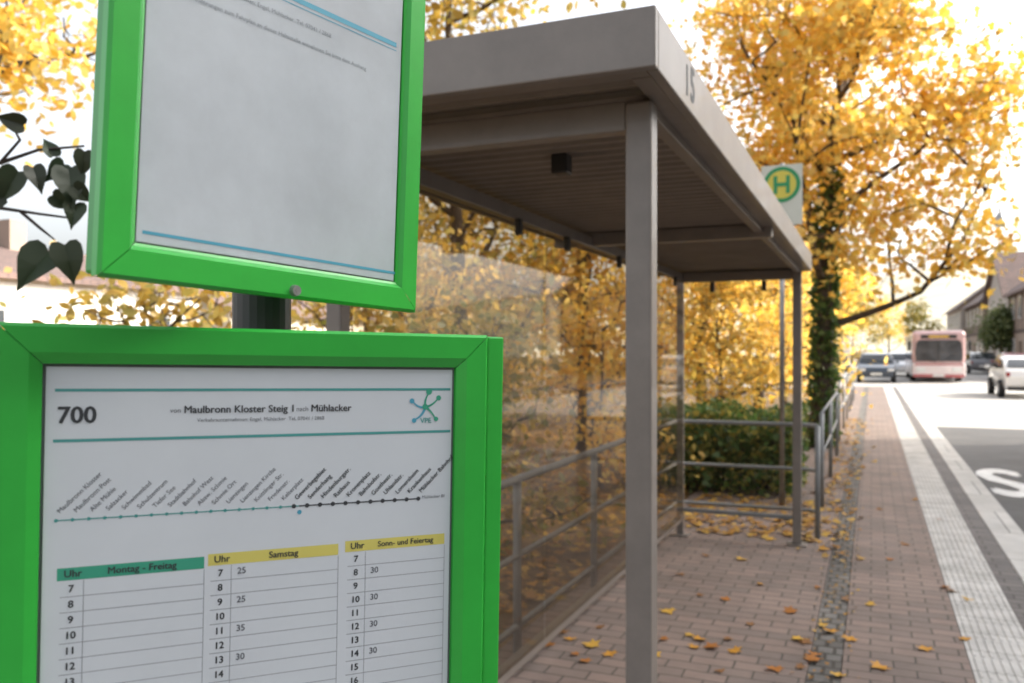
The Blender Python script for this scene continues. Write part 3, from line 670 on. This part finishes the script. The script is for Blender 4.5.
struct('hill',hb_.build('hill',mat('hazy_wooded_hill',(.52,.48,.37),.95,.35,.05,bump=.6,bscale=.3),smooth=True))
for i,(lab,bs,H,Rr,lm) in enumerate([('olive tree behind the bus at the far end',(4.6,96,0),6.0,2.4,'olive'),('green street tree in front of the right hand houses',(8.1,66,0),4.6,1.3,'green'),('golden tree beside the parked cars at the end of the footpath',(-3.2,44,0),7.5,2.8,'gold'),('amber tree beyond the parked cars',(-2.6,66,0),8.0,3.4,'amber'),('golden tree halfway along the footpath railing',(-2.8,31,0),6.5,2.6,'gold'),('olive tree on the slope at the far end',(-2,100,0),8,4.0,'olive'),('pale golden tree closing the far end of the street',(2,122,0),8,4.2,'gold')]):
    tree('street_tree',lab,'tree',bs,H,Rr,1.4,2800,.26,lm,70+i,.14,group='trees further along the street',nl=9,ns=4,sig=.42)
# ---------------------------------------------------------------- vehicles
TYRE=mat('tyre_rubber',(.02,.02,.02),.8); RIM=mat('wheel_rim',(.4,.4,.42),.35,.1,metal=.8); LAMP=mat('headlight_glass',(.75,.75,.72),.1); TAIL=mat('tail_light_red',(.28,.02,.02),.2)
CGL=mat('car_glass',(.02,.025,.03),.06,.1)
def wheel(rt,x,y,z,r,w,side):
    t=MB().tube([(x-w/2,y,z),(x-w/2+.02,y,z),(x+w/2-.02,y,z),(x+w/2,y,z)],[r*.92,r,r,r*.92],24).build('wheel',TYRE,rt)
    xx=x+side*(w/2+.004); MB().tube([(xx-side*.02,y,z),(xx,y,z)],[r*.62,r*.55],16).build('rim',RIM,t)
def car(label,cx,cy,z,paint,face=-1,Lg=4.3,W=1.78,H=1.48,group='cars in the street'):
    rt=thing('parked_car',(cx,cy,z),label,'car',group)
    P=[(-2.02,.28),(-2.13,.42),(-2.12,.60),(-1.98,.76),(-1.55,.88),(-1.12,.95),(-.75,H-.27),(-.38,H-.08),(.1,H),(.65,H-.01),(1.15,H-.08),(1.55,H-.24),(1.86,1.02),(2.02,.92),(2.12,.72),(2.12,.46),(2.02,.28)]
    P=[(a*Lg/4.3,b) for a,b in P]
    def hw(h): return W/2*(1 if h<.85 else 1-.26*((h-.85)/(H-.85))**1.2) * (.95 if h<.4 else 1)
    ends=lambda a:1-.16*(max(0,abs(a)/(Lg/2)-.70)/.30)**1.5
    Y=lambda a: cy+(a if face<0 else -a)
    n=len(P); vs=[]
    for sg in (-1,1): vs+=[(cx+sg*hw(h)*ends(a),Y(a),z+h) for a,h in P]
    fs=[tuple(range(n)),tuple(range(2*n-1,n-1,-1))]+[(i,n+i,n+(i+1)%n,(i+1)%n) for i in range(n)]
    MB().add(vs,fs).build('body',paint,rt,bevel=.07,seg=4)
    def quad(nm,pts,mt,par=rt): MB().add(pts,[tuple(range(len(pts)))]).build(nm,mt,par)
    for sg in (-1,1):
        sw=[(-.92,.99),(-.68,H-.27),(-.34,H-.15),(.1,H-.10),(.65,H-.11),(1.05,H-.17),(1.42,H-.32),(1.48,1.05),(1.0,.99)]
        quad('side_window',[(cx+sg*(hw(h)+.014),Y(a*Lg/4.3),z+h) for a,h in sw],CGL)
        wheel(rt,cx+sg*(W/2-.09),Y(-1.32*Lg/4.3),z+.31,.31,.2,sg); wheel(rt,cx+sg*(W/2-.09),Y(1.32*Lg/4.3),z+.31,.31,.2,sg)
        ye=Y(-2.06*Lg/4.3)
        MB().box(cx+sg*W*.36-.14,cx+sg*W*.36+.14,ye-.06,ye+.06,z+.58,z+.70).build('headlight',LAMP,rt,bevel=.03)
        ye=Y(2.05*Lg/4.3); MB().box(cx+sg*W*.385-.06,cx+sg*W*.385+.06,ye-.06,ye+.06,z+.70,z+.88).build('tail_light',TAIL,rt,bevel=.03)
        MB().box(cx+sg*(W/2+.08)-.08,cx+sg*(W/2+.08)+.08,Y(-.85)-.05,Y(-.85)+.05,z+.95,z+1.07).build('mirror',paint,rt,bevel=.03)
    quad('windscreen',[(cx-hw(.99)*.9,Y(-1.09),z+.985),(cx+hw(.99)*.9,Y(-1.09),z+.985),(cx+hw(H-.27)*.9,Y(-.78),z+H-.265),(cx+hw(H-.11)*.88,Y(-.44),z+H-.09),(cx-hw(H-.11)*.88,Y(-.44),z+H-.09),(cx-hw(H-.27)*.9,Y(-.78),z+H-.265)],CGL)
    q_=.025 if face<0 else -.025
    quad('rear_window',[(cx-hw(1.06)*.84,Y(1.83)+q_,z+1.06),(cx+hw(1.06)*.84,Y(1.83)+q_,z+1.06),(cx+hw(H-.24)*.84,Y(1.56)+q_,z+H-.235),(cx+hw(H-.12)*.82,Y(1.27)+q_,z+H-.115),(cx-hw(H-.12)*.82,Y(1.27)+q_,z+H-.115),(cx-hw(H-.24)*.84,Y(1.56)+q_,z+H-.235)],CGL)
    MB().box(cx-.26,cx+.26,Y(2.14*Lg/4.3)-.02,Y(2.14*Lg/4.3)+.02,z+.5,z+.61).build('number_plate',LAMP,rt)
    MB().box(cx-.26,cx+.26,Y(-2.14*Lg/4.3)-.02,Y(-2.14*Lg/4.3)+.02,z+.38,z+.49).build('number_plate',LAMP,rt)
    MB().box(cx-W*.40,cx+W*.40,Y(2.10*Lg/4.3)-.05,Y(2.10*Lg/4.3)+.05,z+.27,z+.40).build('bumper',M['dark'],rt,bevel=.03)
    return rt
def cpaint(n,c): return mat(n,c,.28,.04,3,coat=.8,metal=.1)
car('dark blue car parked at the end of the footpath left of the bus',.20,47.5,-.12,cpaint('dark_blue_paint',(.03,.045,.07)))
car('silver car just left of the bus',1.70,59,-.12,cpaint('silver_paint',(.52,.55,.58)))
car('dark car behind the golden tree furthest left of the bus',-2.2,58,-.12,cpaint('black_paint',(.03,.03,.035)))
car('white car at the right edge of the road',4.85,34.5,-.12,cpaint('white_paint',(.74,.73,.71)),face=1,H=1.42)
car('red car parked behind the white one under the houses',7.0,52,-.12,cpaint('red_paint',(.25,.03,.03)),face=1)
car('grey car furthest away on the right side of the road',6.8,66,-.12,cpaint('grey_paint',(.15,.15,.16)),face=1)
bx_,by_,bz=3.04,47.0,-.12
bus=thing('bus',(bx_,by_+5,bz),'pale rose and white coach with dark windscreen driving towards the bus stop','bus')
ROSE=cpaint('rose_paint',(.58,.38,.37)); CW=cpaint('bus_white',(.76,.66,.65)); RED=cpaint('bus_red',(.48,.13,.13))
Wb,Hb,Lb=1.20,2.58,10
MB().box(bx_-Wb,bx_+Wb,by_,by_+Lb,bz+.90,bz+Hb).build('body',ROSE,bus,bevel=.22,seg=5)
MB().box(bx_-Wb-.005,bx_+Wb+.005,by_-.01,by_+Lb,bz+.30,bz+.98).build('skirt',CW,bus,bevel=.10,seg=3)
MB().box(bx_-Wb+.06,bx_+Wb-.06,by_-.05,by_+.2,bz+.26,bz+.42).build('bumper',RED,bus,bevel=.04)
MB().box(bx_-Wb+.12,bx_+Wb-.12,by_-.022,by_+.02,bz+.86,bz+.93).build('trim_strip',RED,bus,bevel=.01)
BWS=mat('bus_windscreen',(.09,.09,.095),.07,.5,1.2)
ws=[(-1.02,1.06),(1.02,1.06),(1.06,1.4),(1.0,2.0),(.86,2.12),(-.86,2.12),(-1.0,2.0),(-1.06,1.4)]
MB().add([(bx_+a,by_-.024-.02*(1-abs(a)),bz+b) for a,b in ws],[tuple(range(8))]).build('windscreen',BWS,bus)
MB().box(bx_-.80,bx_+.80,by_-.018,by_+.01,bz+2.19,bz+2.38).build('destination_display',M['dark'],bus,bevel=.01)
MB().box(bx_-.45,bx_+.45,by_-.022,by_-.0185,bz+2.24,bz+2.33).build('destination_text_strip',mat('amber_display',(.75,.45,.08),.5),bus)
MB().box(bx_-.02,bx_+.02,by_-.052,by_-.0455,bz+1.07,bz+2.11).build('windscreen_divider',M['dark'],bus)
for sg in (-1,1):
    MB().box(bx_+sg*.80-.20,bx_+sg*.80+.20,by_-.035,by_+.02,bz+.54,bz+.74).build('headlight',LAMP,bus,bevel=.05)
    MB().box(bx_+sg*(Wb+.13)-.08,bx_+sg*(Wb+.13)+.08,by_-.25,by_-.12,bz+1.6,bz+2.05).tube([(bx_+sg*Wb*.9,by_+.02,bz+2.3),(bx_+sg*(Wb+.1),by_-.18,bz+2.25),(bx_+sg*(Wb+.13),by_-.18,bz+2.0)],.025,6).build('mirror',M['dark'],bus,bevel=.02)
    for y in (by_+2.4,by_+7.6): wheel(bus,bx_+sg*(Wb-.14),y,bz+.46,.46,.28,sg)
    for k in range(5): MB().box(bx_+sg*(Wb+.004)-.004,bx_+sg*(Wb+.004)+.004,by_+.5+k*1.8,by_+2.18+k*1.8,bz+1.1,bz+2.1).build('side_window',CGL,bus)
    MB().tube([(bx_+sg*.15,by_-.06,bz+1.02),(bx_+sg*.75,by_-.05,bz+1.5)],.018,5).build('wiper',M['dark'],bus)
MB().box(bx_-.26,bx_+.26,by_-.07,by_-.052,bz+.30,bz+.41).build('number_plate',LAMP,bus)
lx,ly=3.75,31.0; lz=5.75
sl=thing('street_lamp',(lx,ly,lz),'small grey lamp hanging from a cable high over the road','street lamp')
MB().tube([(lx,ly,lz+.35),(lx,ly,lz+.1)],.03,8).tube([(lx,ly,lz+.12),(lx,ly,lz+.0),(lx,ly,lz-.25),(lx,ly,lz-.33)],[.06,.13,.16,.10],14).build('lamp_housing',M['steel'],sl,smooth=True)
cab=[(-1.3+i*(10.3/12),ly,lz+.35+.35*((i-6)/6)**2) for i in range(13)]
MB().tube(cab,.006,4).build('cable',M['dark'],sl)
for x in (-1.3,9.0): MB().tube([(x,ly,-.1),(x,ly,lz+.8)],[.08,.05],10).build('mast',M['steel'],sl,smooth=True)
# ---------------------------------------------------------------- light
EL=R_(29); AZ=math.atan2(.85,.5)
sd=Vector((math.sin(AZ)*math.cos(EL),math.cos(AZ)*math.cos(EL),math.sin(EL)))
sun=bpy.data.lights.new('sun','SUN'); sun.energy=5; sun.angle=R_(.5); sun.color=(1,.92,.78)
so=bpy.data.objects.new('sun',sun); COL.objects.link(so); so.rotation_euler=(-sd).to_track_quat('-Z','Y').to_euler(); so.location=(20,20,30)
w=bpy.data.worlds.new('World'); scene.world=w; w.use_nodes=True; nt=w.node_tree; N=nt.nodes; L=nt.links
bg=N['Background']; sk=N.new('ShaderNodeTexSky'); sk.sky_type='NISHITA'; sk.sun_disc=False; sk.sun_elevation=EL; sk.sun_rotation=AZ; sk.dust_density=6; sk.air_density=1.0; sk.ozone_density=1
hs_=N.new('ShaderNodeHueSaturation'); hs_.inputs['Saturation'].default_value=.28; hs_.inputs['Value'].default_value=3.15
L.new(sk.outputs[0],hs_.inputs['Color']); L.new(hs_.outputs[0],bg.inputs[0]); bg.inputs[1].default_value=.15
# ---------------------------------------------------------------- camera
cd=bpy.data.cameras.new('camera'); co=bpy.data.objects.new('camera',cd); COL.objects.link(co)
cd.sensor_width=36; cd.lens=FP/1024*36; cd.clip_start=.05; cd.clip_end=3000; cd.shift_y=(HZ-341.5)/1024
co.location=CP; co.rotation_euler=(R_(90),0,AY)
cd.dof.use_dof=True; cd.dof.focus_distance=.85; cd.dof.aperture_fstop=8
scene.camera=co
scene.view_settings.view_transform='Standard'; scene.view_settings.look='None'; scene.view_settings.exposure=0
